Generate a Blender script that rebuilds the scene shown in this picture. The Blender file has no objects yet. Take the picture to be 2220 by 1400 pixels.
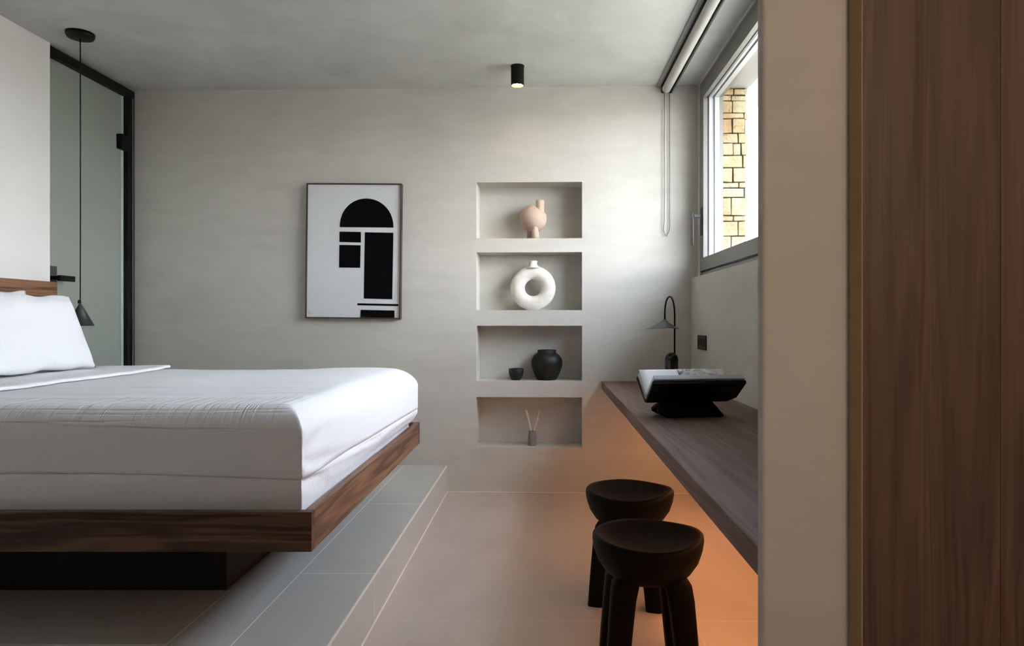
import bpy, bmesh, math, random
from mathutils import Vector, Matrix, noise
random.seed(7)
S = bpy.context.scene
COL = S.collection
PI = math.pi

# ------------------------------------------------------------------ camera, world, light, exposure
F, VX, VY, CH = 1480.0, 1178.0, 692.0, 1.11          # focal length in px, vanishing point, eye height
cam_d = bpy.data.cameras.new('camera')
cam = bpy.data.objects.new('camera', cam_d); COL.objects.link(cam)
cam.location = (0, 0, CH); cam.rotation_euler = (PI/2, 0, 0)
cam_d.sensor_width = 36; cam_d.lens = 36*F/2220
cam_d.shift_x = -(VX-1110)/2220; cam_d.shift_y = (VY-700)/2220
cam_d.clip_start = 0.02
S.camera = cam

vs = S.view_settings
S.display_settings.display_device = 'sRGB'
vs.view_transform = 'Standard'; vs.look = 'None'; vs.gamma = 1; vs.use_curve_mapping = False
vs.exposure = 1.0

W = bpy.data.worlds.new('sky'); S.world = W; W.use_nodes = True
wn, wl = W.node_tree.nodes, W.node_tree.links
wn.clear()
wo = wn.new('ShaderNodeOutputWorld'); bg = wn.new('ShaderNodeBackground'); tc = wn.new('ShaderNodeTexCoord')
sx = wn.new('ShaderNodeSeparateXYZ'); rp = wn.new('ShaderNodeValToRGB')
wl.new(tc.outputs['Generated'], sx.inputs[0]); wl.new(sx.outputs['Z'], rp.inputs[0])
rp.color_ramp.elements[0].position = 0.0; rp.color_ramp.elements[0].color = (.30, .28, .25, 1)
rp.color_ramp.elements[1].position = 0.03; rp.color_ramp.elements[1].color = (.96, .975, 1.0, 1)
e = rp.color_ramp.elements.new(.6); e.color = (.70, .82, 1.0, 1)
wl.new(rp.outputs[0], bg.inputs[0]); bg.inputs[1].default_value = 9.6
wl.new(bg.outputs[0], wo.inputs[0])

def lamp(name, kind, loc, power, color, size=.1, size_y=None, rot=(0, 0, 0), portal=False, spot=None):
    d = bpy.data.lights.new(name, kind); d.color = color
    o = bpy.data.objects.new(name, d); COL.objects.link(o); o.location = loc; o.rotation_euler = rot
    d.energy = power
    if kind == 'AREA':
        d.shape = 'RECTANGLE'; d.size = size; d.size_y = size_y or size
        if portal: d.cycles.is_portal = True
    elif kind == 'SUN': d.angle = size
    else: d.shadow_soft_size = size
    if spot: d.spot_size = spot; d.spot_blend = .6
    return o
WARM = (1.0, .62, .36)
lamp('window_portal', 'AREA', (1.30, 3.17, 1.96), 1, (1, 1, 1), 1.3, 2.4, (PI/2, 0, PI/2), portal=True).rotation_euler = (0, PI/2, 0)
# low sun outside, grazing along the facade
sun = lamp('sun', 'SUN', (3, -3, 5), 1.2, (1.0, .86, .66), .009)
sun.rotation_euler = Vector((-.08, .80, -.42)).to_track_quat('-Z', 'Y').to_euler()
# warm LED strip below the worktop, then unseen fill lights added behind the camera
lamp('led_strip', 'AREA', (.82, 2.6, .645), 5.0, (1.0, .42, .16), .16, 3.0, (0, 0, 0))
lamp('partition_fill', 'AREA', (.75, -.2, 2.3), 1.2, (1.0, .82, .68), .3, .3, (.25, 0, 0))  # added fill that lifts the partition and cupboard front
lamp('partition_fill_spot', 'SPOT', (.60, -.9, 1.75), 25, (1.0, .78, .60), .12, rot=(PI/2-.30, 0, .04), spot=.75)  # added beam on partition and cupboard, narrow to spare the bed front
lamp('rear_fill', 'AREA', (-.3, -1.2, 2.4), 2.4, (1.0, .94, .88), .8, .8, (0, 0, 0))  # added soft fill for the camera side of the room

# ------------------------------------------------------------------ materials
def mat(name, color, rough=.6, metal=0, spec=.5, trans=0, emit=None, estr=0, ior=None):
    m = bpy.data.materials.new(name); m.use_nodes = True
    b = m.node_tree.nodes['Principled BSDF']
    b.inputs['Base Color'].default_value = (*color, 1)
    b.inputs['Roughness'].default_value = rough; b.inputs['Metallic'].default_value = metal
    b.inputs['Specular IOR Level'].default_value = spec
    b.inputs['Transmission Weight'].default_value = trans
    if ior: b.inputs['IOR'].default_value = ior
    if emit:
        b.inputs['Emission Color'].default_value = (*emit, 1); b.inputs['Emission Strength'].default_value = estr
    return m
class N:
    """small helper around a node tree"""
    def __init__(s, m):
        s.t = m.node_tree; s.n = s.t.nodes; s.l = s.t.links; s.b = s.n['Principled BSDF']
    def new(s, k, **kw):
        x = s.n.new(k)
        for a, v in kw.items(): setattr(x, a, v)
        return x
    def link(s, a, b): s.l.new(a, b)
    def coord(s, scale=(1, 1, 1), rot=(0, 0, 0)):
        t = s.new('ShaderNodeTexCoord'); mp = s.new('ShaderNodeMapping')
        mp.inputs['Scale'].default_value = scale; mp.inputs['Rotation'].default_value = rot
        s.link(t.outputs['Object'], mp.inputs[0]); return mp.outputs[0]
    def noise(s, vec, scale, detail=4, rough=.55, dist=0):
        x = s.new('ShaderNodeTexNoise'); x.inputs['Scale'].default_value = scale; x.inputs['Detail'].default_value = detail
        x.inputs['Roughness'].default_value = rough; x.inputs['Distortion'].default_value = dist
        s.link(vec, x.inputs['Vector']); return x.outputs['Fac']
    def ramp(s, fac, stops):
        r = s.new('ShaderNodeValToRGB'); el = r.color_ramp.elements
        while len(el) < len(stops): el.new(.5)
        for q, (p, c) in zip(el, stops): q.position = p; q.color = (*c, 1)
        s.link(fac, r.inputs[0]); return r.outputs[0]
    def math(s, op, a, b=None, c=None, clamp=False):
        x = s.new('ShaderNodeMath', operation=op); x.use_clamp = clamp
        for i, v in enumerate((a, b, c)):
            if v is None: continue
            if isinstance(v, (int, float)): x.inputs[i].default_value = v
            else: s.link(v, x.inputs[i])
        return x.outputs[0]
    def mix(s, fac, a, b, mode='MIX'):
        x = s.new('ShaderNodeMix', data_type='RGBA', blend_type=mode)
        for i, v in ((0, fac), (6, a), (7, b)):
            if isinstance(v, (int, float)): x.inputs[i].default_value = v
            elif isinstance(v, tuple): x.inputs[i].default_value = (*v, 1)
            else: s.link(v, x.inputs[i])
        return x.outputs[2]
    def bump(s, h, strength=.2, dist=.01):
        x = s.new('ShaderNodeBump'); x.inputs['Strength'].default_value = strength; x.inputs['Distance'].default_value = dist
        s.link(h, x.inputs['Height']); s.link(x.outputs[0], s.b.inputs['Normal']); return x

def plaster(name, c, var=.12, scale=1.6, rough=.75):
    m = mat(name, c, rough, spec=.25); k = N(m); v = k.coord()
    n1 = k.noise(v, scale, 6, .6, .6); n2 = k.noise(k.coord((1, 1, 3.5)), scale*2.2, 5, .6, .8)
    f = k.math('MULTIPLY', k.math('ADD', n1, n2), .5)
    lo = tuple(x*(1-var) for x in c); hi = tuple(min(1, x*(1+var)) for x in c)
    k.link(k.ramp(f, [(.32, lo), (.68, hi)]), k.b.inputs['Base Color'])
    k.bump(k.math('ADD', k.noise(v, 9, 6), k.math('MULTIPLY', k.noise(v, 90, 3), .15)), .12, .01)
    return m

def wood(name, dark, mid, light, axis='x', scale=1.0, rough=.42, contrast=1.0, waves=.35):
    """grain runs along axis"""
    m = mat(name, mid, rough, spec=.35); k = N(m)
    a, b = .35*scale, 7*scale
    sc = {'x': (a, b, b), 'y': (b, a, b), 'z': (b, b, a)}[axis]
    v = k.coord(sc)
    n1 = k.noise(v, 1.6, 3, .5, waves)
    fine = {'x': (2*scale, 70*scale, 70*scale), 'y': (70*scale, 2*scale, 70*scale), 'z': (70*scale, 70*scale, 2*scale)}[axis]
    n2 = k.noise(k.coord(fine), 1.5, 4, .6)
    w = k.math('MULTIPLY', k.math('ADD', k.math('SINE', k.math('MULTIPLY', n1, 34)), 1), .5)
    f = k.math('ADD', k.math('MULTIPLY', w, .34*contrast), k.math('ADD', k.math('MULTIPLY', n1, .36), k.math('MULTIPLY', n2, .34)))
    k.link(k.ramp(f, [(.28, dark), (.52, mid), (.82, light)]), k.b.inputs['Base Color'])
    k.bump(n2, .08, .003)
    return m

def tiles(name, c, grout, lines, rough=.4, var=.08):
    """lines: list of (axis, position, lo_x, hi_x, lo_y, hi_y) in object space"""
    m = mat(name, c, rough, spec=.4); k = N(m)
    t = k.new('ShaderNodeTexCoord'); s = k.new('ShaderNodeSeparateXYZ'); k.link(t.outputs['Object'], s.inputs[0])
    mask = None
    for ax, p, x0, x1, y0, y1 in lines:
        d = k.math('ABSOLUTE', k.math('SUBTRACT', s.outputs['XYZ'.index(ax)], p))
        q = k.math('LESS_THAN', d, .0022)
        o = 'Y' if ax == 'X' else 'X'
        a, b = (y0, y1) if ax == 'X' else (x0, x1)
        q = k.math('MULTIPLY', q, k.math('GREATER_THAN', s.outputs[o], a)); q = k.math('MULTIPLY', q, k.math('LESS_THAN', s.outputs[o], b))
        mask = q if mask is None else k.math('MAXIMUM', mask, q)
    v = k.coord((1, .45, 1)); n = k.noise(v, 3, 6, .6, .7)
    base = k.ramp(n, [(.3, tuple(x*(1-var) for x in c)), (.7, tuple(x*(1+var) for x in c))])
    k.link(k.mix(mask, base, grout), k.b.inputs['Base Color'])
    k.link(k.math('ADD', k.math('MULTIPLY', k.noise(k.coord(), 6, 5), .16), rough-.08), k.b.inputs['Roughness'])
    return m

M = {}
M['wall'] = plaster('microcement', (.61, .59, .53), .09, 1.3)
M['ceil'] = plaster('ceiling_microcement', (.56, .56, .525), .13, 1.5)
M['white'] = plaster('white_plaster', (.78, .77, .74), .03, 1.2)
M['part'] = plaster('partition_plaster', (.52, .465, .41), .06, 1.8)
M['edge'] = plaster('brown_edge', (.40, .27, .13), .1, 6)
M['ext'] = plaster('exterior_render', (.26, .255, .235), .05, 2)
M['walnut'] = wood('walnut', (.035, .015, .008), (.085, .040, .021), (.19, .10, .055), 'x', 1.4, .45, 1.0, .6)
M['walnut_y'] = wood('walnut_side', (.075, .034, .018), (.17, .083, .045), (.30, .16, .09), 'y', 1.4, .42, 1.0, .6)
M['desk'] = wood('desk_wood', (.12, .070, .052), (.185, .112, .087), (.27, .175, .14), 'y', 1.3, .62, .6, .8)
M['panel'] = wood('panel_walnut', (.075, .040, .028), (.135, .075, .052), (.21, .122, .080), 'z', 1.5, .5, .45, .9)
M['black'] = mat('black_metal', (.005, .005, .005), .5, spec=.2)
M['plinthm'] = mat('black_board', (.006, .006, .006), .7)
M['stoolm'] = mat('black_wood', (.0028, .0025, .0023), .6, spec=.12)
k = N(M['stoolm']); k.bump(k.noise(k.coord((1, 1, .3)), 30, 5), .3, .004)
M['stand'] = mat('stand_black', (.004, .004, .004), .6, spec=.2)
M['lampm'] = mat('lamp_dark_metal', (.035, .037, .036), .5, .3)
M['marble'] = mat('dark_marble', (.012, .012, .011), .15)
k = N(M['marble']); k.link(k.ramp(k.noise(k.coord(), 18, 6, .6, 2), [(.5, (.008, .008, .007)), (.62, (.05, .045, .035)), (.66, (.01, .01, .01))]), k.b.inputs['Base Color'])
M['frost'] = mat('frosted_glass', (.41, .46, .40), .38, trans=.35, spec=.5)
M['frost_edge'] = mat('glass_edge', (.45, .55, .50), .3)
M['alu'] = mat('window_grey', (.20, .195, .18), .45, .2)
M['alu2'] = mat('window_pale_grey', (.42, .43, .43), .4, .2)
M['alu3'] = mat('window_blue_grey', (.22, .25, .29), .4, .2)
M['gasket'] = mat('rubber', (.015, .017, .022), .6)
M['blind'] = mat('blind_fabric', (.50, .49, .45), .8)
M['blind_metal'] = mat('blind_bracket', (.075, .075, .07), .5, .3)
M['blind_dark'] = mat('blind_rail', (.26, .25, .23), .5)
M['chain'] = mat('bead_chain', (.06, .06, .06), .5)
M['paper'] = mat('print_paper', (.72, .74, .74), .7)
M['ink'] = mat('print_ink', (.003, .003, .004), .8, spec=.08)
M['ink2'] = mat('pencil', (.25, .24, .23), .8)
M['pframe'] = mat('thin_frame', (.06, .038, .022), .5)
M['pframe2'] = mat('frame_side', (.22, .18, .13), .6)
def ceramic(n, c, r=.75):
    m = mat(n, c, r, spec=.3); k = N(m); v = k.coord()
    k.link(k.ramp(k.noise(v, 30, 5), [(.3, tuple(x*.9 for x in c)), (.7, tuple(min(1, x*1.06) for x in c))]), k.b.inputs['Base Color'])
    k.bump(k.noise(v, 160, 4), .25, .003); return m
M['pink'] = ceramic('pink_clay', (.56, .42, .33))
M['cream'] = ceramic('cream_ceramic', (.82, .77, .69))
M['potm'] = ceramic('black_ceramic', (.012, .0135, .012), .5)
M['lilac'] = ceramic('grey_bottle', (.25, .24, .26))
M['reed'] = mat('reed', (.92, .78, .55), .8)
M['hole'] = mat('dark_inside', (.02, .018, .015), .9)
M['spot_glow'] = mat('spot_bulb', (1, .8, .5), .5, emit=(1, .78, .45), estr=30)
M['spot_in'] = mat('spot_reflector', (.5, .35, .18), .35, .5)
M['socketm'] = mat('socket_black', (.018, .014, .012), .45)
M['socket_in'] = mat('socket_well', (.006, .005, .005), .6)
M['page'] = mat('book_page', (.80, .80, .80), .7)
M['cover'] = mat('book_cover', (.35, .37, .35), .6)
k = N(M['page']); v = k.coord((1, 1, 1))
M['print'] = mat('printed_page', (.8, .8, .8), .6)
k = N(M['print']); k.link(k.ramp(k.noise(k.coord((1, 2, 2)), 14, 6, .65, 1.5), [(.38, (.18, .18, .18)), (.5, (.55, .55, .54)), (.62, (.74, .74, .73))]), k.b.inputs['Base Color'])
M['pedge'] = mat('page_edges', (.66, .68, .70), .7)
k = N(M['pedge']); k.link(k.ramp(k.noise(k.coord((.2, 400, 400)), 1, 2), [(.35, (.42, .44, .47)), (.65, (.74, .76, .79))]), k.b.inputs['Base Color'])
M['glass'] = mat('window_glass', (1, 1, 1), 0, trans=1, ior=1.01, spec=.0)
M['groundm'] = plaster('dry_ground', (.34, .30, .23), .2, .8)
m = mat('linen_white', (.89, .895, .91), .85, spec=.15); M['linen'] = m; k = N(m)
k.bump(k.math('ADD', k.noise(k.coord(), 220, 3), k.math('MULTIPLY', k.noise(k.coord((1.2, 22, 1)), 2.0, 4, .6, .4), 1.2)), .35, .006)
m = mat('coverlet_white', (.89, .895, .91), .85, spec=.15); M['coverlet'] = m; k = N(m)
t_ = k.new('ShaderNodeTexCoord'); s_ = k.new('ShaderNodeSeparateXYZ'); k.link(t_.outputs['Object'], s_.inputs[0])
lines_ = k.noise(k.coord((.7, 55, .4)), 1.3, 3, .55, .25)                     # creases running along the bed
lines_ = k.ramp(lines_, [(.36, (0, 0, 0)), (.46, (1, 1, 1))])
near = k.math('MAXIMUM', k.math('SUBTRACT', 1, k.math('MULTIPLY', k.math('SUBTRACT', s_.outputs['Y'], 2.05), .9), clamp=True), .25)
pk = k.noise(k.coord((24, .6, 1.6)), 1.5, 3, .6, .3)                          # puckers across the near edge
pk = k.ramp(pk, [(.38, (0, 0, 0)), (.50, (1, 1, 1))])
pm = k.math('MULTIPLY', k.math('LESS_THAN', s_.outputs['Y'], 2.30), k.math('MULTIPLY', k.math('SUBTRACT', s_.outputs['Z'], .775), 14, clamp=True))
inner = k.math('MULTIPLY', k.math('SUBTRACT', -.76, s_.outputs['X']), 18, clamp=True)
h_ = k.math('ADD', k.math('MULTIPLY', k.math('MULTIPLY', lines_, inner), k.math('MULTIPLY', near, .85)), k.math('ADD', k.math('MULTIPLY', pk, k.math('MULTIPLY', k.math('MULTIPLY', pm, inner), .8)), k.math('MULTIPLY', k.noise(k.coord(), 260, 2), .25)))
k.bump(h_, .75, .006)
# stone, coloured per course
m = mat('stone', (.6, .5, .33), .9, spec=.1); M['stone'] = m; k = N(m); v = k.coord()
n1 = k.noise(v, 5, 5, .6, .5); n2 = k.noise(v, 28, 6, .7, 1)
c1 = k.ramp(n1, [(.35, (.36, .24, .13)), (.5, (.40, .32, .19)), (.65, (.43, .375, .26))])
c2 = k.mix(k.ramp(n2, [(.60, (0, 0, 0)), (.72, (1, 1, 1))]), c1, (.05, .047, .035))
k.link(c2, k.b.inputs['Base Color']); k.bump(k.math('ADD', n2, n1), .8, .02)
M['mortar'] = mat('mortar', (.03, .025, .018), .95)

# ------------------------------------------------------------------ mesh helpers
def obj(name, bm, m, parent=None, smooth=False, bevel=0, seg=2, auto=None):
    me = bpy.data.meshes.new(name)
    bmesh.ops.recalc_face_normals(bm, faces=bm.faces); bm.to_mesh(me); bm.free()
    ms = m if isinstance(m, (list, tuple)) else [m]
    for x in ms: me.materials.append(x)
    o = bpy.data.objects.new(name, me); COL.objects.link(o)
    if smooth:
        for p in me.polygons: p.use_smooth = True
    if parent: o.parent = parent
    if bevel:
        b = o.modifiers.new('bevel', 'BEVEL'); b.width = bevel; b.segments = seg; b.limit_method = 'ANGLE'; b.angle_limit = math.radians(40)
        if not smooth:
            for p in me.polygons: p.use_smooth = True
            wn_ = o.modifiers.new('wn', 'WEIGHTED_NORMAL'); wn_.keep_sharp = True
    return o
def box(bm, x0, x1, y0, y1, z0, z1, M4=None, mi=0):
    vs_ = [bm.verts.new((x, y, z)) for x in (x0, x1) for y in (y0, y1) for z in (z0, z1)]
    for f in ((0, 1, 3, 2), (4, 6, 7, 5), (0, 4, 5, 1), (2, 3, 7, 6), (0, 2, 6, 4), (1, 5, 7, 3)):
        bm.faces.new([vs_[i] for i in f]).material_index = mi
    if M4:
        for v in vs_: v.co = M4 @ v.co
    return vs_
def boxes(*bs):
    bm = bmesh.new()
    for b in bs: box(bm, *b)
    return bm
def lathe(pts, n=48, M4=None, bm=None, cap=True, fn=None):
    bm = bm or bmesh.new(); rings = []
    for r, z in pts:
        ring = []
        for i in range(n):
            a = 2*PI*i/n; p = Vector((r*math.cos(a), r*math.sin(a), z))
            if fn: p = fn(p, a)
            ring.append(bm.verts.new(M4 @ p if M4 else p))
        rings.append(ring)
    for a, b in zip(rings, rings[1:]):
        for i in range(n): bm.faces.new((a[i], a[(i+1) % n], b[(i+1) % n], b[i]))
    if cap:
        if pts[0][0] > 1e-6: bm.faces.new(rings[0][::-1])
        if pts[-1][0] > 1e-6: bm.faces.new(rings[-1])
    return bm
def tube(pts, r, n=10, bm=None, closed=False):
    bm = bm or bmesh.new(); rings = []; pts = [Vector(p) for p in pts]; L = len(pts)
    rr = r if isinstance(r, (list, tuple)) else [r]*L
    t0 = (pts[1]-pts[0]).normalized(); up = Vector((0, 0, 1)) if abs(t0.z) < .9 else Vector((1, 0, 0))
    nrm = t0.cross(up).normalized()
    for i, p in enumerate(pts):
        if closed: t = (pts[(i+1) % L]-pts[i-1]).normalized()
        else: t = (pts[min(i+1, L-1)]-pts[max(i-1, 0)]).normalized()
        nrm = (nrm - t*nrm.dot(t)).normalized(); b = t.cross(nrm)
        rings.append([bm.verts.new(p+rr[i]*(nrm*math.cos(2*PI*j/n)+b*math.sin(2*PI*j/n))) for j in range(n)])
    prs = list(zip(rings, rings[1:])) + ([(rings[-1], rings[0])] if closed else [])
    for a, b in prs:
        for i in range(n): bm.faces.new((a[i], a[(i+1) % n], b[(i+1) % n], b[i]))
    if not closed: bm.faces.new(rings[0][::-1]); bm.faces.new(rings[-1])
    return bm
def prism(poly, d0, d1, to=lambda u, v, d: (u, d, v), bm=None, mi=0):
    bm = bm or bmesh.new()
    a = [bm.verts.new(to(u, v, d0)) for u, v in poly]; b = [bm.verts.new(to(u, v, d1)) for u, v in poly]
    bm.faces.new(a[::-1]).material_index = mi; bm.faces.new(b).material_index = mi
    for i in range(len(poly)):
        j = (i+1) % len(poly); bm.faces.new((a[i], a[j], b[j], b[i])).material_index = mi
    return bm
def thing(name, label, cat, loc=(0, 0, 0), group=None, rz=0):
    o = bpy.data.objects.new(name, None); COL.objects.link(o); o.location = loc; o.rotation_euler = (0, 0, rz)
    o.empty_display_size = .1
    return tag(o, label, cat, group)
def tag(o, label, cat, group=None):
    o['label'] = label; o['category'] = cat
    if group: o['group'] = group
    return o
def struct(name, bm, m, parent=None, **kw):
    o = obj(name, bm, m, parent, **kw)
    if parent is None: o['kind'] = 'structure'
    return o

# ------------------------------------------------------------------ room shell
CEIL = 2.60; HP = .17; XL = -2.66; XR = .94; YW = 4.375; SK = .032
WROT = Matrix.Translation((0, YW, 0)) @ Matrix.Rotation(-math.atan(SK), 4, 'Z')
def bwl(px, py):
    """a point of the photo on the back wall, in the wall's own coordinates (u, w)"""
    dx = (px-VX)/F; t = YW/(1+SK*dx)
    p = WROT.inverted() @ Vector((dx*t, t, CH+(VY-py)/F*t)); return p.x, p.z

# floor and raised platform, tile joints at their places
G = (.62, .57, .50)
struct('floor', boxes((-4.2, 1.60, -2.4, 4.7, -.12, 0)),
       tiles('floor_tiles', (.56, .475, .41), (.66, .57, .49), [('Y', 2.508, -9, 9, 0, 0), ('X', .552, 0, 0, -9, 9), ('Y', 1.56, -9, 9, 0, 0)], .42))
m_plat = plaster('platform_tiles', (.54, .52, .475), .07, 1.3, .32)
bm = boxes((-4.2, -.619, -2.4, 4.7, 0, HP))
pl = struct('floor_platform', bm, m_plat)
bm = bmesh.new()
for x0_, x1_, y0_, y1_ in ((-.9022, -.8978, -2.3, 4.385), (-1.0922, -1.0878, -2.3, 2.37), (-.8978, -.6225, 2.523, 2.527), (-.8978, -.6225, 3.476, 3.480), (-2.65, -1.0922, 1.970, 1.974)):
    box(bm, x0_, x1_, y0_, y1_, HP-.002, HP+.0004)
box(bm, -.6195, -.6186, 2.498, 2.501, .003, HP-.004)
struct('trim_5', bm, mat('grout', (.90, .85, .76), .6))
# pale bead along the nosing, and the joint between step and floor
struct('trim_1', boxes((-.6235, -.6172, -2.3, 4.385, HP-.004, HP+.0008)), mat('nosing', (.92, .86, .76), .5))
struct('trim_2', boxes((-.6195, -.614, -2.3, 4.385, 0, .003)), mat('joint', (.88, .78, .67), .6))
struct('trim_3', prism([(-.619, 0), (1.0, 0), (1.0, .003), (-.619, .003)], -.004, .02, lambda u, v, d: tuple(WROT @ Vector((u, d, v)))), mat('joint_b', (.88, .78, .67), .6))

struct('ceiling', boxes((-4.2, 1.60, -2.4, 4.8, CEIL, CEIL+.2)), M['ceil'])

# back wall with its four niches
NI = [((1033, 395.5), (1262, 516)), ((1033, 547), (1262, 672)), ((1033, 706), (1262, 826)), ((1033, 860.5), (1261.5, 970))]
NI = [(bwl(*a), bwl(*b)) for a, b in NI]
u0 = sum(a[0] for a, b in NI)/4; u1 = sum(b[0] for a, b in NI)/4; ND = .185
bm = bmesh.new()
def q3(*p): bm.faces.new([bm.verts.new(x) for x in p])
ws = [0.0]
for a, b in reversed(NI): ws += [b[1], a[1]]
ws.append(CEIL)
UL, UR = -4.0, 1.28
for c0, c1 in ((UL, u0), (u1, UR)):
    q3((c0, 0, 0), (c1, 0, 0), (c1, 0, CEIL), (c0, 0, CEIL))
for i in range(0, len(ws)-1, 2): q3((u0, 0, ws[i]), (u1, 0, ws[i]), (u1, 0, ws[i+1]), (u0, 0, ws[i+1]))
for a, b in NI:
    lo, hi = b[1], a[1]
    q3((u0, 0, lo), (u0, ND, lo), (u0, ND, hi), (u0, 0, hi)); q3((u1, 0, lo), (u1, ND, lo), (u1, ND, hi), (u1, 0, hi))
    q3((u0, 0, lo), (u1, 0, lo), (u1, ND, lo), (u0, ND, lo)); q3((u0, 0, hi), (u1, 0, hi), (u1, ND, hi), (u0, ND, hi))
    q3((u0, ND, lo), (u1, ND, lo), (u1, ND, hi), (u0, ND, hi))
D_ = .32
q3((UL, D_, 0), (UR, D_, 0), (UR, D_, CEIL), (UL, D_, CEIL)); q3((UL, 0, 0), (UL, D_, 0), (UL, D_, CEIL), (UL, 0, CEIL))
q3((UR, 0, 0), (UR, D_, 0), (UR, D_, CEIL), (UR, 0, CEIL)); q3((UL, 0, CEIL), (UR, 0, CEIL), (UR, D_, CEIL), (UL, D_, CEIL)); q3((UL, 0, 0), (UR, 0, 0), (UR, D_, 0), (UL, D_, 0))
bmesh.ops.remove_doubles(bm, verts=bm.verts, dist=1e-5)
bw = struct('wall_back', bm, M['wall']); bw.matrix_world = WROT

# left wall (white) up to the bathroom door, and the room behind the glass
struct('wall_left', boxes((XL-.18, XL, -2.4, 3.68, 0, CEIL)), M['white'])
struct('wall_bathroom', boxes((-4.2, -4.05, 2.4, 4.8, 0, CEIL), (-4.05, XL-.18, 2.4, 2.55, 0, CEIL)), M['ceil'])
struct('wall_front', boxes((-4.2, 1.6, -2.6, -2.4, 0, CEIL)), plaster('dark_plaster', (.22, .20, .18)))
# right wall: ledge wall below the window, piers, exterior skin, soffit
LZ = 1.372
Y0, Y1 = 2.02, 4.285
struct('wall_right', boxes((XR, 1.10, 1.031, 4.6, 0, LZ), (.98, 1.10, 1.031, Y0, LZ, CEIL), (.982, 1.10, Y1, 4.6, LZ, CEIL), (.98, 1.10, Y0, Y1, 2.585, CEIL)), M['wall'])
struct('wall_outer', boxes((1.10, 1.26, 1.031, 4.6, -.3, LZ+.01), (1.10, 1.45, 1.031, 2.0, LZ+.01, CEIL)), M['ext'])  # near pier, out of view, deepened outwards to block sun from the room
struct('trim_4', boxes((1.10, 1.262, 2.0, 4.75, 2.53, 2.75)), M['ext'])
struct('wall_corridor', boxes((1.3, 1.6, -2.4, .955, 0, CEIL)), M['part'])
struct('ground', boxes((1.262, 30, -12, 30, -.4, -.3)), M['groundm'])

# stone return outside the window, in courses
bm = bmesh.new(); z = LZ+.012; rnd = random.Random(3)
box(bm, 1.102, 1.245, 4.20, 4.6, z, 2.53, mi=1)
while z < 2.52:
    h = rnd.choice([.035, .06, .09, .11, .075]); h = min(h, 2.529-z)
    x = 1.102
    while x < 1.25:
        w = rnd.uniform(.05, .15); x2 = min(x+w, 1.256+rnd.uniform(-.008, .006))
        if x2-x < .02: break
        pr = rnd.uniform(0, .012)
        vsb = box(bm, x, x2-.005, 4.185+pr*.5, 4.5, z, z+h-.006)
        for v in vsb: v.co += Vector((rnd.uniform(-.002, .002) if v.co.x > 1.11 else 0, rnd.uniform(-.003, .003), rnd.uniform(-.002, .002)))
        x = x2
        if x > 1.235: break
    z += h
struct('wall_stone', bm, [M['stone'], M['mortar']], bevel=.004)

# foreground partition with the walnut-clad cupboard in front of it
struct('wall_partition', boxes((.3215, 1.6, 1.0, 1.03, 0, CEIL)), M['part'], bevel=.008, seg=4)
t = thing('wardrobe', 'tall dark walnut cupboard front filling the right edge, beside the plaster partition', 'wardrobe', (.447, .96, 0))
obj('side_edge', boxes((0, .0022, -.001, .039, 0, CEIL-.002)), M['edge'], t, bevel=.0015)['label'] = 'mustard brown raw edge strip'
obj('door', boxes((.0023, .196, 0, .038, .002, CEIL-.003)), M['panel'], t, bevel=.0008)
o = obj('door', boxes((.1965, .85, .0, .038, .002, CEIL-.003)), M['panel'], t, bevel=.0008)

# ------------------------------------------------------------------ bathroom door (frosted glass, black frame)
XD = -2.679
dr = bpy.data.objects.new('door_1', None); COL.objects.link(dr); dr['kind'] = 'structure'; dr.location = (XD, 3.69, HP)
DB = 4.455   # where the door frame meets the back wall
def loc(x0, x1, y0, y1, z0, z1): return (x0-XD, x1-XD, y0-3.69, y1-3.69, z0-HP, z1-HP)
ZT = CH+1.481
obj('door_frame', boxes(loc(XD-.05, XD+.012, 3.692, DB, ZT-.05, ZT), loc(XD-.05, XD+.012, DB-.074, DB, HP, ZT-.05), loc(XD-.05, XD-.012, 3.681, 3.70, HP, ZT-.05)), M['black'], dr, bevel=.001)
obj('frame_bead', boxes(loc(XD+.012, XD+.016, DB-.030, DB-.018, HP, ZT-.05)), mat('bead', (.10, .10, .095), .4), dr)
gl = obj('glass_pane', boxes(loc(XD-.030, XD-.018, 3.705, 4.355, HP+.01, ZT-.052)), M['frost'], dr)
obj('pane_edge', boxes(loc(XD-.030, XD-.016, 4.3555, 4.381, HP+.01, ZT-.052)), M['frost_edge'], dr)
for zz in (CH+1.125, HP+.25):
    obj('hinge', boxes(loc(XD-.0175, XD+.02, 4.31, 4.385, zz-.045, zz+.048)), M['black'], dr, bevel=.003)
h = obj('door_handle', boxes(loc(XD-.0175, XD-.004, 3.695, 3.768, CH+.13, CH+.292)), mat('handle_plate', (.05, .05, .05), .45), dr, bevel=.003)
obj('lever', boxes(loc(XD-.004, XD+.055, 3.705, 3.73, CH+.214, CH+.236), loc(XD+.04, XD+.057, 3.705, 3.826, CH+.209, CH+.240)), M['black'], h, bevel=.002)

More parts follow.
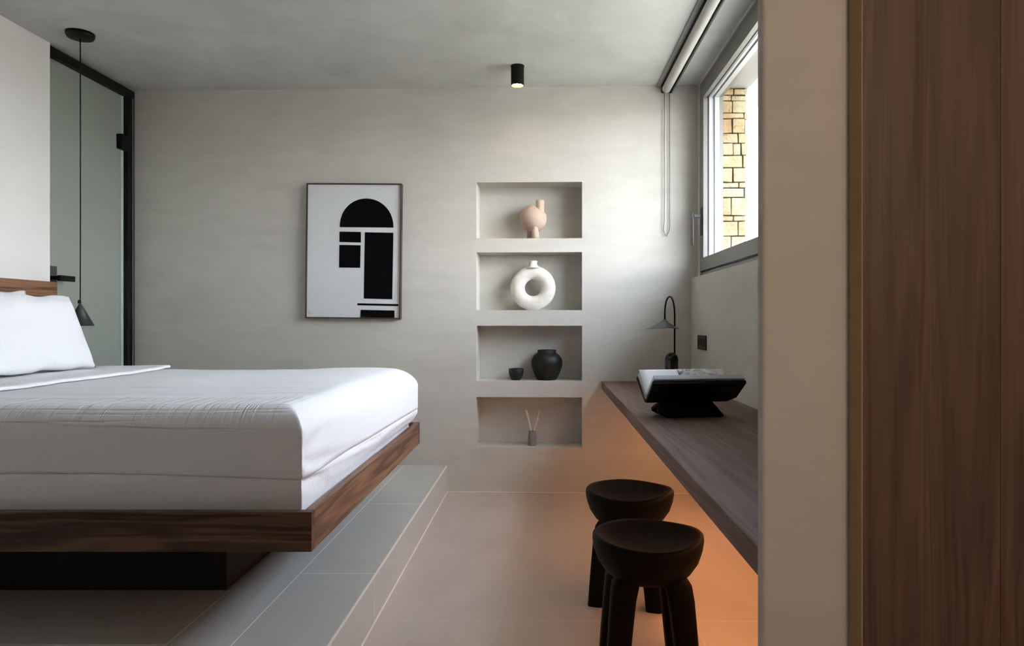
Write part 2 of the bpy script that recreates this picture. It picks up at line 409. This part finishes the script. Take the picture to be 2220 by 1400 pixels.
# ------------------------------------------------------------------ window
wd = bpy.data.objects.new('window_1', None); COL.objects.link(wd); wd['kind'] = 'structure'; wd.location = (.98, Y0, LZ)
def ring(x0, x1, ya, yb, za, zb, w):
    bm = bmesh.new()
    for b in ((x0, x1, ya, yb, za, za+w), (x0, x1, ya, yb, zb-w, zb), (x0, x1, ya, ya+w, za+w, zb-w), (x0, x1, yb-w, yb, za+w, zb-w)):
        box(bm, b[0]-.98, b[1]-.98, b[2]-Y0, b[3]-Y0, b[4]-LZ, b[5]-LZ)
    return bm
ZA, ZB = LZ+.001, 2.583
obj('window_frame', ring(.985, 1.10, Y0+.001, Y1-.001, ZA, ZB, .030), M['alu'], wd, bevel=.0015)
obj('gasket', ring(.980, .99, Y0+.031, Y1-.031, ZA+.030, ZB-.030, .006), M['gasket'], wd)
obj('sash', ring(.976, 1.002, Y0+.037, Y1-.037, ZA+.036, ZB-.036, .078), M['alu'], wd, bevel=.0015)
obj('gasket', ring(1.002, 1.012, Y0+.037, Y1-.037, ZA+.036, ZB-.036, .0755), M['gasket'], wd)
obj('glazing_bead', ring(1.012, 1.034, Y0+.032, Y1-.032, ZA+.031, ZB-.031, .083), M['alu2'], wd)
obj('track', ring(1.034, 1.048, Y0+.032, Y1-.032, ZA+.031, ZB-.031, .075), M['alu3'], wd)
obj('track', ring(1.048, 1.076, Y0+.032, Y1-.032, ZA+.031, ZB-.031, .083), M['alu2'], wd)
obj('outer_frame', ring(1.076, 1.099, Y0+.032, Y1-.032, ZA+.031, ZB-.031, .083), M['alu'], wd)
obj('glass_pane', boxes((1.016-.98, 1.020-.98, .114, Y1-Y0-.114, .114, ZB-LZ-.114)), M['glass'], wd)
hd = obj('window_handle', boxes((.966-.98, .976-.98, 4.185-Y0, 4.212-Y0, CH+.515-LZ, CH+.685-LZ)), M['lampm'], wd, bevel=.003)
obj('lever', boxes((.925-.98, .966-.98, 4.192-Y0, 4.205-Y0, CH+.625-LZ, CH+.645-LZ), (.914-.98, .922-.98, 4.188-Y0, 4.209-Y0, CH+.455-LZ, CH+.650-LZ)), mat('handle_grey', (.04, .043, .04), .5, .2), hd, bevel=.002)

# ------------------------------------------------------------------ roller blind on the ceiling
t = thing('roller_blind', 'pale rolled up blind on ceiling brackets in front of the window', 'blind', (.78, 1.2, CEIL))
YB0, YB1 = 0.0, 4.315-1.2
obj('cassette_rail', boxes((-.058, -.034, YB0, YB1+.03, -.010, -.0005)), M['blind_dark'], t, bevel=.001)
obj('cassette_back', boxes((-.034, .030, YB0, YB1+.03, -.010, -.0005)), M['gasket'], t)
obj('fabric_roll', lathe([(.0, 0), (.027, 0), (.027, YB1-YB0-.010), (.023, YB1-YB0), (0, YB1-YB0)], 40, Matrix.Translation((-.004, YB0, -.037)) @ Matrix.Rotation(-PI/2, 4, 'X'), cap=False), M['blind'], t, smooth=False, auto=1)
obj('bottom_bar', boxes((.026, .034, YB0, YB1, -.062, -.012)), M['blind_metal'], t, bevel=.001)
obj('bracket', boxes((-.034, .034, YB1+.006, YB1+.012, -.058, -.010)), M['blind_metal'], t, bevel=.001)
xs = (-.012, .022)
pts = [(xs[0], YB1+.02, -.05)]
for i in range(1, 12): pts.append((xs[0]+.0005*math.sin(i), YB1+.02, -.05-.075*i))
pts += [(xs[0]-.004, YB1+.02, -.89), (xs[0]-.006, YB1+.02, -.925), (xs[0]+.006, YB1+.02, -.955), (.5*(xs[0]+xs[1])-.002, YB1+.02, -.962), (xs[1]-.006, YB1+.02, -.935), (xs[1]+.001, YB1+.02, -.90), (xs[1]+.001, YB1+.02, -.87)]
for i in range(11, -1, -1): pts.append((xs[1]+.0005*math.sin(i*2), YB1+.02, -.05-.073*i))
obj('pull_chain', tube(pts, .0020, 6), M['chain'], t, smooth=True)

# ------------------------------------------------------------------ ceiling spot
t = thing('ceiling_spot', 'small black cylinder spotlight glowing warm on the ceiling', 'spotlight', (-.152, 4.017, CEIL))
t.location.x = (1122-VX)*4.017/F
obj('base_ring', lathe([(.040, -.006), (.040, 0)], 32), M['black'], t)
bm = lathe([(.030, -.100), (.0365, -.117), (.0385, -.117), (.0385, -.006), (.012, -.006)], 40, cap=False); obj('housing', bm, M['black'], t, bevel=.0008)
obj('reflector', lathe([(.012, -.070), (.030, -.104), (.0358, -.116)], 32, cap=False), M['spot_in'], t, smooth=True)
obj('bulb', lathe([(0, -.111), (.014, -.110), (.023, -.106), (.025, -.100), (.012, -.071)], 24, cap=False), M['spot_glow'], t, smooth=True)
lamp('spot_beam', 'SPOT', (t.location.x, 4.017, CEIL-.122), 2.5, (1, .76, .5), .02, spot=1.5)

# ------------------------------------------------------------------ pendant lamp beside the bed
PX, PY = -2.413, 3.557
t = thing('pendant_lamp', 'small dark cone pendant on a long thin cord beside the bed', 'lamp', (PX, PY, CEIL))
c = obj('ceiling_canopy', lathe([(0, -.0295), (.050, -.029), (.060, -.025), (.0655, -.015), (.067, 0)], 40), mat('canopy_black', (.006, .006, .006), .4, spec=.2), t, smooth=True)
c.data.polygons[0].use_smooth = True
zc = CH+.088-CEIL
obj('cord', tube([(0, 0, -.02), (.001, 0, -.6), (0, 0, zc)], .0028, 8), M['black'], t, smooth=True)
obj('cord_grip', lathe([(0, zc-.006), (.007, zc-.006), (.0085, zc), (.007, zc+.010), (.003, zc+.014), (0, zc+.014)], 16, Matrix.Translation((-.004, 0, 0))), M['black'], t, smooth=True)
zt, zb = zc-.006, CH-.034-CEIL
obj('lamp_shade', lathe([(.004, zt), (.009, zt-.008), (.064, zb), (.062, zb), (.007, zt-.010)], 48, cap=False), mat('shade_dark', (.045, .05, .047), .5, .3), t, smooth=False, auto=1)
for p in t.children[-1].data.polygons: p.use_smooth = True

# ------------------------------------------------------------------ framed print
pw = [bwl(667.5, 399), bwl(875.5, 400.5)]
cu, cw = bwl(769.7, 545)
WP, HPc = .617, .868
t = thing('framed_print', 'framed black and white abstract arch print on the back wall', 'picture')
t.matrix_world = WROT @ Matrix.Translation((cu, -.020, cw)) @ Matrix.Rotation(math.radians(.62), 4, 'Y')
a, b = WP/2, HPc/2
bm = bmesh.new()
for q in ((-a, -a+.008, -.018, .0195, -b, b), (a-.008, a, -.018, .0195, -b, b), (-a+.008, a-.008, -.018, .0195, b-.008, b), (-a+.008, a-.008, -.018, .0195, -b, -b+.008)): box(bm, *q)
obj('frame', bm, M['pframe'], t, bevel=.001)
obj('paper', boxes((-a+.008, a-.008, -.008, .015, -b+.008, b-.008)), M['paper'], t)
# crop frame of the artwork: 780 x 1110 px region mapped to the paper
def art(x, y):
    X0 = 197-(y-160)*.0155
    return (-a+.010+(x-X0)/780*(WP-.020), b-.010-(y-160)/1112*(HPc-.020))
def shape(name, P, m=M['ink']):
    return obj(name, prism([art(*p) for p in P], -.0092, -.0081, bm=None), m, t)
arch = [(462, 516), (916, 516)]
for i in range(1, 40):
    an = PI*i/40; arch.append((689+227*math.cos(an)+(0), 516-243*math.sin(an)**.93))
shape('printed_arch', arch)
shape('printed_block', [(459, 553), (640, 555), (640, 644), (458, 641)])
shape('printed_block', [(457, 665), (638, 667), (633, 857), (454, 856)])
shape('printed_block', [(674, 557), (915, 560), (903, 1119), (662, 1115)])
shape('printed_bar', [(608, 1155), (955, 1159), (955, 1176), (607, 1172)])
shape('printed_block', [(634, 1210), (921, 1213), (921, 1276), (632, 1276)])
sg = [art(*p) for p in ((194, 1226), (192, 1240), (197, 1249), (205, 1240), (208, 1250), (222, 1246))]
obj('signature', tube([(p[0], -.0084, p[1]) for p in sg], .0012, 6), M['ink2'], t)

# ------------------------------------------------------------------ things in the niches (wall coordinates)
def niche_at(px, i, dep):
    """centre x from the photo and a depth inside niche i -> world matrix on its shelf"""
    D = 4.375+dep; X = (px-VX)*D/F
    p = WROT.inverted() @ Vector((X, D-SK*X, 0)); 
    return WROT @ Matrix.Translation((p.x, dep, NI[i][1][1]))
S3 = F/4.46
t = thing('round_vase', 'pinkish clay ball vase with an off-centre neck in the top niche', 'vase')
t.matrix_world = niche_at(1156.3, 0, .085)
R_ = 29.2/S3; zc = (516-471)/S3+.0035
def dent(p):
    q = Vector(p); d = q-Vector((.068, -.01, .085))
    return q
bm = bmesh.new(); bmesh.ops.create_uvsphere(bm, u_segments=48, v_segments=32, radius=R_)
for v in bm.verts:
    # flat slanting shoulder cut on the upper right where the neck rises
    n_ = Vector((.55, -.25, .80)).normalized(); d = v.co.dot(n_)
    if d > R_*.80: v.co -= n_*(d-R_*.80)*.85
    v.co.z += zc
obj('body', bm, M['pink'], t, smooth=True)
obj('neck', lathe([(.029, zc+.020), (.0275, zc+.07), (.0285, zc+.1165), (.0235, zc+.1165), (.022, zc+.07)], 32, Matrix.Translation((.0435, -.004, 0)), cap=False), M['pink'], t, smooth=True, bevel=.001)
obj('leg', lathe([(.0265, 0), (.024, .04), (.019, .070), (.008, .087), (0, .090)], 28, Matrix.Translation((.013, -.048, 0))), M['pink'], t, smooth=True)
obj('leg', lathe([(.026, 0), (.025, .05), (.024, .09)], 28, Matrix.Translation((-.017, .010, 0))), M['pink'], t, smooth=True)

t = thing('ring_vase', 'cream ceramic donut shaped vase in the second niche', 'vase')
t.matrix_world = niche_at(1155.5, 1, .085)
RO, ri = 49/S3, 18/S3; RM, rm = (RO+ri)/2, (RO-ri)/2
bm = bmesh.new(); n1, n2 = 72, 32; rr = []
for i in range(n1):
    A = 2*PI*i/n1; row = []
    off = -.006*math.cos(A)**2*0
    for j in range(n2):
        B = 2*PI*j/n2; r = RM+rm*math.cos(B); x = r*math.cos(A); zz = RO*.985+r*math.sin(A)*.985; y = rm*.72*math.sin(B)
        row.append(bm.verts.new((x, y, max(zz, .0008*abs(y)/.03) if zz > .006 else .0)))
    rr.append(row)
for i in range(n1):
    for j in range(n2): bm.faces.new((rr[i][j], rr[(i+1) % n1][j], rr[(i+1) % n1][(j+1) % n2], rr[i][(j+1) % n2]))
obj('body', bm, M['cream'], t, smooth=True)
zt = RO*1.97
obj('neck', lathe([(.050, zt-.016), (.034, zt-.004), (.027, zt+.008), (.026, zt+.020), (.030, zt+.029), (.0285, zt+.0315), (.022, zt+.031), (.020, zt+.012)], 36, cap=False), M['cream'], t, smooth=True)

t = thing('black_pot', 'round black ceramic pot with a short collar in the third niche', 'pot')
t.matrix_world = niche_at(1185.5, 2, .10)
s = 1/S3
prof = [(0, 0), (20*s, 0), (22*s, 2*s), (28*s, 14*s), (33*s, 28*s), (34.2*s, 38*s), (32.5*s, 46*s), (27*s, 54*s), (21*s, 58*s), (19.5*s, 60*s), (20.5*s, 64*s), (20*s, 65*s), (17.5*s, 64*s), (16.5*s, 60*s), (20*s, 52*s), (26*s, 38*s), (18*s, 6*s), (0, 5*s)]
obj('body', lathe(prof, 56, cap=False), M['potm'], t, smooth=True)
t = thing('black_bowl', 'small black cup bowl left of the black pot in the third niche', 'bowl')
t.matrix_world = niche_at(1119, 2, .075)
prof = [(0, 0), (9*s, 0), (10.5*s, 1*s), (14*s, 8*s), (16.2*s, 16*s), (16.6*s, 24.5*s), (15.4*s, 24.5*s), (15*s, 17*s), (11*s, 5*s), (0, 3*s)]
obj('body', lathe(prof, 44, cap=False), M['potm'], t, smooth=True)
t = thing('reed_diffuser', 'grey scent bottle with thin reeds in the lowest niche', 'diffuser')
t.matrix_world = niche_at(1154, 3, .07)
prof = [(0, 0), (9*s, 0), (9.4*s, 1*s), (9.2*s, 20*s), (7.6*s, 26*s), (7.4*s, 29.5*s), (8*s, 31.5*s), (5.5*s, 31.5*s), (5*s, 24*s), (0, 23*s)]
obj('bottle', lathe(prof, 36, cap=False), M['lilac'], t, smooth=True)
for (bx, by, tx, ty, hh) in ((-1, 1, -14.5, 2, 76), (0, -1, -11, -6, 75), (3, 1, 15.5, 3, 76), (1, 0, 13.5, -8, 60)):
    obj('reed', tube([(bx*s, by*s, 24*s), (tx*s, ty*s, hh*s)], .0029, 6), M['reed'], t)

# ------------------------------------------------------------------ worktop (desk) fixed along the right wall
bm = bmesh.new()
ys = 1.032
def yb(x): return YW-SK*x-.001
poly = [(.372, ys), (XR-.001, ys), (XR-.001, yb(XR)), (.372, yb(.372))]
prism(poly, CH-.446, CH-.395, lambda u, v, d: (u, v, d), bm)
tag(obj('wall_desk', bm, M['desk'], bevel=.003), 'long brown timber worktop running along the right wall under the window', 'desk')
DZ = CH-.395

# ------------------------------------------------------------------ table lamp on the worktop
LY = 4.10; LX = (1456-VX)*LY/F; sl = F/LY
t = thing('table_lamp', 'dark arched table lamp with a wide pointed shade on the worktop', 'lamp', (LX, LY, DZ))
hb = .196
prof = [(0, 0), (.0385, 0), (.0395, .003), (.0395, hb-.04)]
for i in range(1, 9):
    an = PI/2*i/8; prof.append((.0395*math.cos(an), hb-.04+.04*math.sin(an)))
obj('lamp_base', lathe(prof, 40, cap=False), M['marble'], t, smooth=True)
z_ = lambda py: CH+(VY-py)/sl-DZ
xr_, xl_ = (1462.6-1456)/sl, (1441.5-1456)/sl
pts = [(xr_, 0, hb-.012), (xr_, 0, z_(720))]
for px, py in ((1462.8, 700), (1462.6, 680), (1461.5, 664), (1459, 652), (1455.5, 644.5), (1452, 642.8), (1448, 645), (1444.5, 652), (1442.2, 664), (1441.3, 676), (1441.3, 692)):
    pts.append(((px-1456)/sl, 0, z_(py)))
obj('stem', tube(pts, .0052, 12), M['black'], t, smooth=True)
# folded sheet shade: off-centre apex, drooping wings
bm = bmesh.new(); ap = Vector(((1441.5-1456)/sl, -.0, z_(691)))
n = 48; rim = []; rim2 = []
for i in range(n):
    an = 2*PI*i/n; cx_ = (1436-1456)/sl
    rx = .1; x = cx_+rx*math.cos(an); y = .085*math.sin(an)
    zz = z_(711)-.004*math.cos(2*an)*1.0-(.0025 if math.cos(an) < 0 else .0)
    rim.append(bm.verts.new((x, y, zz))); rim2.append(bm.verts.new((x*1, y, zz-.0022)))
mid = []; 
for i in range(n):
    an = 2*PI*i/n; k_ = .38; v = rim[i].co; mid.append(bm.verts.new((ap.x+(v.x-ap.x)*k_, v.y*k_, ap.z+(v.z-ap.z)*.50)))
av = bm.verts.new(ap); av2 = bm.verts.new(ap-Vector((0, 0, .006)))
for i in range(n):
    j = (i+1) % n
    bm.faces.new((av, mid[i], mid[j])); bm.faces.new((mid[i], rim[i], rim[j], mid[j])); bm.faces.new((rim[i], rim2[i], rim2[j], rim[j])); bm.faces.new((av2, rim2[j], rim2[i]))
obj('lamp_shade', bm, mat('shade_grey', (.085, .088, .086), .45, .3), t, smooth=False)

# ------------------------------------------------------------------ folding book stand and the open book
BX, BY = .60, 2.80
RZ = math.radians(8)
t = thing('book_stand', 'black crossed wooden book stand on the worktop', 'book stand', (BX, BY, DZ), rz=RZ)
ZS = .058     # height of the fold above the worktop
def board(sgn):
    """outline in (x, s): s runs along the board, 0 at the fold; upper leaf s>0, foot s<0"""
    A = math.radians(38)
    P = [(-.192, .141), (.192, .141), (.188, .030), (.155, 0), (.098, 0), (.094, -.014), (.098, -.03), (.118, -.090), (-.118, -.090), (-.150, -.062), (-.142, -.035), (-.128, -.014), (-.130, 0), (-.188, 0)]
    def to(u, v, d):
        # leaf rises away from the fold towards -y (sgn=-1) or +y
        ca, sa = math.cos(A), math.sin(A)
        return (u, sgn*(v*ca+d*sa) , ZS+v*sa-d*ca)
    return P, to
for sg in (-1, 1):
    P, to = board(sg)
    bm = prism(P, 0, .014, to)
    o = obj('board', bm, M['stand'], t, bevel=.002)
mn = min((o.matrix_basis @ v.co).z for o in t.children for v in o.data.vertices)
for o in t.children: o.location.z -= mn-.0005
dzb = -mn+.0005
bk = thing('open_book', 'large open white book lying in the black stand', 'book', (BX, BY, DZ+dzb), rz=RZ)
A = math.radians(38)
def leafbox(sgn, x0, x1, s0, s1, d0, d1):
    ca, sa = math.cos(A), math.sin(A)
    bm = bmesh.new(); vb = box(bm, x0, x1, s0, s1, d0, d1)
    for v in vb:
        s_, d_ = v.co.y, v.co.z
        v.co = Vector((v.co.x, sgn*(s_*ca-d_*sa), ZS+s_*sa+d_*ca))
    return bm
for sg, th in ((-1, .020), (1, .014)):
    obj('cover', leafbox(sg, -.188, .186, .006, .150, .0008, .0038), M['cover'], bk, bevel=.001)
    bm = bmesh.new()
    obj('page_block', leafbox(sg, -.185, .182, .028 if sg < 0 else .018, .147, .0042, .0042+th), M['pedge'], bk, bevel=.003)
# page of the far leaf, lifting, with a grey printed picture
def sheet(x0, x1, lift, m, name, zoff):
    ca, sa = math.cos(A), math.sin(A); bm = bmesh.new(); g = []
    for i in range(13):
        s_ = .022+.129*i/12; row = []
        for j in range(13):
            x = x0+(x1-x0)*j/12; d_ = .019+zoff+lift*math.sin(PI*i/12*.55)
            row.append(bm.verts.new((x, s_*ca-d_*sa, ZS+s_*sa+d_*ca)))
        g.append(row)
    for i in range(12):
        for j in range(12): bm.faces.new((g[i][j], g[i][j+1], g[i+1][j+1], g[i+1][j]))
    o = obj(name, bm, m, bk, smooth=True); so = o.modifiers.new('s', 'SOLIDIFY'); so.thickness = .0006; return o
sheet(-.186, .182, .010, M['page'], 'page', 0)
sheet(-.02, .150, .0105, M['print'], 'printed_page', .0012)['label'] = 'page with a grey stone-like picture'

# ------------------------------------------------------------------ wall socket
t = thing('wall_socket', 'black double wall socket above the far end of the worktop', 'socket', (XR, 4.03, CH-.137))
obj('cover_plate', boxes((-.008, -.0005, -.105, .105, -.043, .043)), M['socketm'], t, bevel=.002)
for yy in (-.052, .052):
    obj('outlet', lathe([(0, .0), (.021, .0), (.0215, .0025), (.024, .003)], 28, Matrix.Translation((-.0085, yy, 0)) @ Matrix.Rotation(-PI/2, 4, 'Y'), cap=False), M['socket_in'], t)

# ------------------------------------------------------------------ stools
def make_stool(name, label):
    t = thing(name, label, 'stool', group='carved black stools beside the worktop')
    n = 64
    def fn(p, a): return p
    bm = bmesh.new()
    prof = [(0, .300), (.095, .300), (.118, .304), (.140, .322), (.160, .352), (.172, .385), (.176, .412), (.1745, .426), (.168, .432), (.155, .428), (.130, .413), (.09, .400), (.045, .394), (0, .392)]
    rings = []
    for r, z in prof:
        ring_ = []
        for i in range(n):
            a = 2*PI*i/n; x, y = r*math.cos(a), r*math.sin(a); zz = z
            if z > .38:   # saddle: the rim rises left and right and dips front and back
                w = min(1, r/.16)
                zz += w*w*(.0035*math.cos(2*a)+.0025*math.cos(3*a+.7)-.002)
            wob = 1+.012*math.sin(3*a+1)+.008*math.sin(5*a)
            ring_.append(bm.verts.new((x*wob, y*wob, zz)))
        rings.append(ring_)
    for A_, B_ in zip(rings, rings[1:]):
        for i in range(n): bm.faces.new((A_[i], A_[(i+1) % n], B_[(i+1) % n], B_[i]))
    bmesh.ops.remove_doubles(bm, verts=bm.verts, dist=1e-5)
    o = obj('seat', bm, M['stoolm'], t, smooth=True); 
    for sx_, sy_ in ((-1, -1), (1, -1), (-1, 1), (1, 1)):
        bm = bmesh.new(); R = []
        for z, c, hw in ((.0, .112, .033), (.08, .105, .035), (.18, .096, .037), (.26, .088, .039), (.300, .080, .041), (.325, .070, .034)):
            ring_ = []
            for i in range(20):
                a = 2*PI*i/20; ca, sa = math.cos(a), math.sin(a)
                sq = (abs(ca)**4.5+abs(sa)**4.5)**(-1/4.5)
                ring_.append(bm.verts.new((sx_*c+hw*ca*sq, sy_*c*.98+hw*sa*sq, z)))
            R.append(ring_)
        for A_, B_ in zip(R, R[1:]):
            for i in range(20): bm.faces.new((A_[i], A_[(i+1) % 20], B_[(i+1) % 20], B_[i]))
        bm.faces.new(R[0][::-1]); bm.faces.new(R[-1])
        obj('leg', bm, M['stoolm'], t, smooth=True, bevel=.003)
    return t
def copy_tree(o, parent=None):
    c = o.copy(); COL.objects.link(c)
    if parent: c.parent = parent
    for ch in o.children: copy_tree(ch, c)
    return c
st = make_stool('stool', 'nearer of the two carved black wooden stools beside the worktop')
st2 = copy_tree(st)
st.location = (.331, 2.17, 0)
st2.location = (.343, 2.74, 0); st2.rotation_euler[2] = math.radians(-14); st2['label'] = 'farther of the two carved black wooden stools, behind the nearer one'

# ------------------------------------------------------------------ bed
BXR, BY0, BY1 = -.670, 1.972, 3.70
FT, FB = CH-.557, CH-.672
BT = .028
t = thing('bed', 'low walnut platform bed with headboard against the white wall', 'bed', (0, 0, HP))
def bb(*b): return boxes((b[0], b[1], b[2], b[3], b[4]-HP, b[5]-HP))
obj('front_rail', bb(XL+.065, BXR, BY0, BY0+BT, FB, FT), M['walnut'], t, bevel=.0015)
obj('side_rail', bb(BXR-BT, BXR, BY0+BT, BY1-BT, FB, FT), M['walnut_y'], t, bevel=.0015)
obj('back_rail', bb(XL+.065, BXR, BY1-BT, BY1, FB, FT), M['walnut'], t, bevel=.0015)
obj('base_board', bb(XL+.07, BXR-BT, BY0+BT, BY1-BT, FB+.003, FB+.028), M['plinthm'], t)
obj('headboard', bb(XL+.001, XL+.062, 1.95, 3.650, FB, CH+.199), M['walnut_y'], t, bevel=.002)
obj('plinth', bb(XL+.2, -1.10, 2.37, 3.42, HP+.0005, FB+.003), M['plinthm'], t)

# creases on the side of the bedding: pixel segments converted to (depth, height) on the side plane
XS = -.72
def side(px, py): d = XS*F/(px-VX); return (d, CH+(VY-py)/F*d)
CR = [((655, 999), (812, 942), .006, .010), ((655, 1032), (690, 1024), .011, .012), ((656, 1046), (702, 1030), .010, .014), ((654, 1061), (745, 1040), .008, .010), ((660, 975), (705, 925), .006, .016), ((652, 1080), (700, 1072), .005, .010), ((640, 1100), (720, 1050), .004, .012), ((820, 965), (880, 900), .004, .015), ((760, 1000), (850, 950), .003, .012)]
CR = [(side(*a), side(*b), am, w) for a, b, am, w in CR]
def crease(y, z):
    d = 0
    for (ay, az), (by, bz), am, w in CR:
        vy, vz = by-ay, bz-az; L2 = vy*vy+vz*vz; q = max(0, min(1, ((y-ay)*vy+(z-az)*vz)/L2))
        e_ = math.hypot(y-ay-vy*q, z-az-vz*q); fade = 1-.6*q
        w *= 1.35; am *= 1.25; d += -am*fade*math.exp(-(e_/w)**2) + am*.35*fade*math.exp(-((e_-2.0*w)/w)**2)
    return d*max(0, min(1, (y-2.031)/.02))*max(0, min(1, (z-FT-.006)/.03))
def softbox(x0, x1, y0, y1, z0, z1, rt, step, fn, bottom=True):
    """dense box with a rounded top edge and crisp vertical corners, displaced by fn(p, normal)"""
    bm = bmesh.new(); cx, cy = (x0+x1)/2, (y0+y1)/2; hx, hy = (x1-x0)/2, (y1-y0)/2
    nx, ny, nz = [max(2, int(round(l/step))) for l in (x1-x0, y1-y0, z1-z0)]
    cache = {}
    def vert(i, j, k):
        if (i, j, k) in cache: return cache[i, j, k]
        x = -hx+2*hx*i/nx; y = -hy+2*hy*j/ny; z = z0+(z1-z0)*k/nz
        ex = max(abs(x)-(hx-rt), 0); ey = max(abs(y)-(hy-rt), 0); e = max(ex, ey); ez = max(z-(z1-rt), 0)
        if e > 0 and ez > 0:
            kf = max(e, ez)/math.hypot(e, ez)
            x = math.copysign(min(abs(x), hx-rt)+ex*kf, x); y = math.copysign(min(abs(y), hy-rt)+ey*kf, y); z = min(z, z1-rt)+ez*kf
        v = bm.verts.new(fn(Vector((x+cx, y+cy, z)), (i == 0, i == nx, j == 0, j == ny, k == nz)))
        cache[i, j, k] = v; return v
    def face(*q): bm.faces.new([vert(*a) for a in q])
    for i in range(nx):
        for j in range(ny):
            face((i, j, nz), (i+1, j, nz), (i+1, j+1, nz), (i, j+1, nz))
            if bottom: face((i, j, 0), (i, j+1, 0), (i+1, j+1, 0), (i+1, j, 0))
    for i in range(nx):
        for k_ in range(nz):
            face((i, 0, k_), (i+1, 0, k_), (i+1, 0, k_+1), (i, 0, k_+1)); face((i, ny, k_), (i, ny, k_+1), (i+1, ny, k_+1), (i+1, ny, k_))
    for j in range(ny):
        for k_ in range(nz):
            face((0, j, k_), (0, j, k_+1), (0, j+1, k_+1), (0, j+1, k_)); face((nx, j, k_), (nx, j+1, k_), (nx, j+1, k_+1), (nx, j, k_+1))
    return bm
ZSEAM = .650
def bulge(y, z):
    fy = max(0, min(1, (y-2.03)/1.6)); lo = max(0, min(1, (z-FT-.003)/.06))**.5
    return .046*fy**1.1*lo*max(0, min(1, (.90-z)/.14))**.6
def seam_drop(x): return .020*max(0, min(1, (x+1.35)/.65))**1.5
def f_mat(p, s):
    q = p.copy()
    if p.x > -1.2: q.x += bulge(p.y, p.z)*max(0, min(1, (p.x+.80)/.08))
    if s[1]: q.x += crease(p.y, p.z)
    if s[2] and p.z > FT+.005: q.y += -.002*noise.noise(p*9)-.0025*math.sin(p.x*60+3*noise.noise(p*5))*math.exp(-((p.x+.86)/.10)**2)
    q.z -= seam_drop(p.x)*max(0, min(1, (p.z-.60)/.05))
    return q
tag(obj('mattress', softbox(XL+.085, -.7190, 2.0285, 3.650, FB+.0285, ZSEAM, .0015, .012, f_mat), M['linen'], smooth=True), 'white sheeted mattress showing as the lower band under the coverlet', 'mattress')
def f_duv(p, s):
    q = p.copy(); fy = max(0, min(1, (p.y-2.03)/1.6))
    if p.x > -1.2: q.x += bulge(p.y, p.z)*max(0, min(1, (p.x+.80)/.08))
    if s[1]: q.x += crease(p.y, p.z)
    top = max(0, min(1, (p.z-.80)/.05))
    q.z += top*(.006*noise.noise(Vector((p.x*2.2, p.y*2.2, 0)))+.003*noise.noise(Vector((p.x*6, p.y*9, 4)))+.014*fy*math.exp(-((p.x+.95)/.22)**2))
    if s[2] and p.z < .78: q.y += .002*noise.noise(Vector((p.x*7, 0, p.z*5)))
    q.z -= seam_drop(p.x)*max(0, min(1, (.75-p.z)/.10))
    return q
tag(obj('coverlet', softbox(XL+.08, -.7185, 2.0310, 3.66, ZSEAM+.0012, CH-.263, .087, .0115, f_duv), M['coverlet'], smooth=True), 'crinkled white quilted coverlet spread over the bed', 'bedspread')
def f_fold(p, s):
    q = p.copy(); q.z += .006*noise.noise(Vector((p.x*2.2, p.y*2.2, 0)))+.003*noise.noise(Vector((p.x*6, p.y*9, 4)))+.0015
    q.x += .012*noise.noise(Vector((0, p.y*2, 1))); return q
tag(obj('folded_sheet', softbox(-2.545, -1.985, 2.10, 3.64, CH-.262+.001, CH-.262+.0155, .007, .02, f_fold), M['linen'], smooth=True), 'white top sheet turned down as a band in front of the pillows', 'sheet')

def pillow(name, label, x, y, z, wy, hz, T, tilt, seed):
    bm = bmesh.new(); n = 40; g = {}
    for side_ in (1, -1):
        for i in range(n+1):
            for j in range(n+1):
                u = -1+2*i/n; v = -1+2*j/n
                rim_ = (i in (0, n) or j in (0, n))
                if rim_ and side_ < 0: g[side_, i, j] = g[1, i, j]; continue
                th = ((1-abs(u)**2.6)*(1-abs(v)**2.6))**.5*T/2
                pin = 1-.05*(1-abs(v)**2)*0-.045*(1-u*u)*abs(v)**3
                pinu = 1-.045*(1-v*v)*abs(u)**3
                yy, zz = u*wy/2*pinu, v*hz/2*pin
                w = noise.noise(Vector((u*2.3+seed, v*2.3, side_)))*.012*(1-max(abs(u), abs(v))**6)
                ee = noise.noise(Vector((u*5+seed, v*5, 9)))*.006
                g[side_, i, j] = bm.verts.new((side_*th+w, yy, zz+ee+ (0 if abs(v) < .6 else .004*math.sin(u*9+seed))))
    for side_ in (1, -1):
        for i in range(n):
            for j in range(n): bm.faces.new((g[side_, i, j], g[side_, i+1, j], g[side_, i+1, j+1], g[side_, i, j+1]))
    o = obj(name, bm, M['linen'], smooth=True); o.location = (x, y, z); o.rotation_euler = (0, tilt, 0)
    return tag(o, label, 'pillow', 'white pillows leaning on the headboard')
pillow('pillow', 'front white pillow leaning towards the headboard, its far corner hanging out', -2.325, 3.055, 1.048, .78, .385, .12, math.radians(-21), 1.0)
pillow('pillow', 'rear white pillow squeezed between the front pillow and the headboard', -2.497, 2.97, 1.060, .76, .385, .10, math.radians(-13), 5.0)
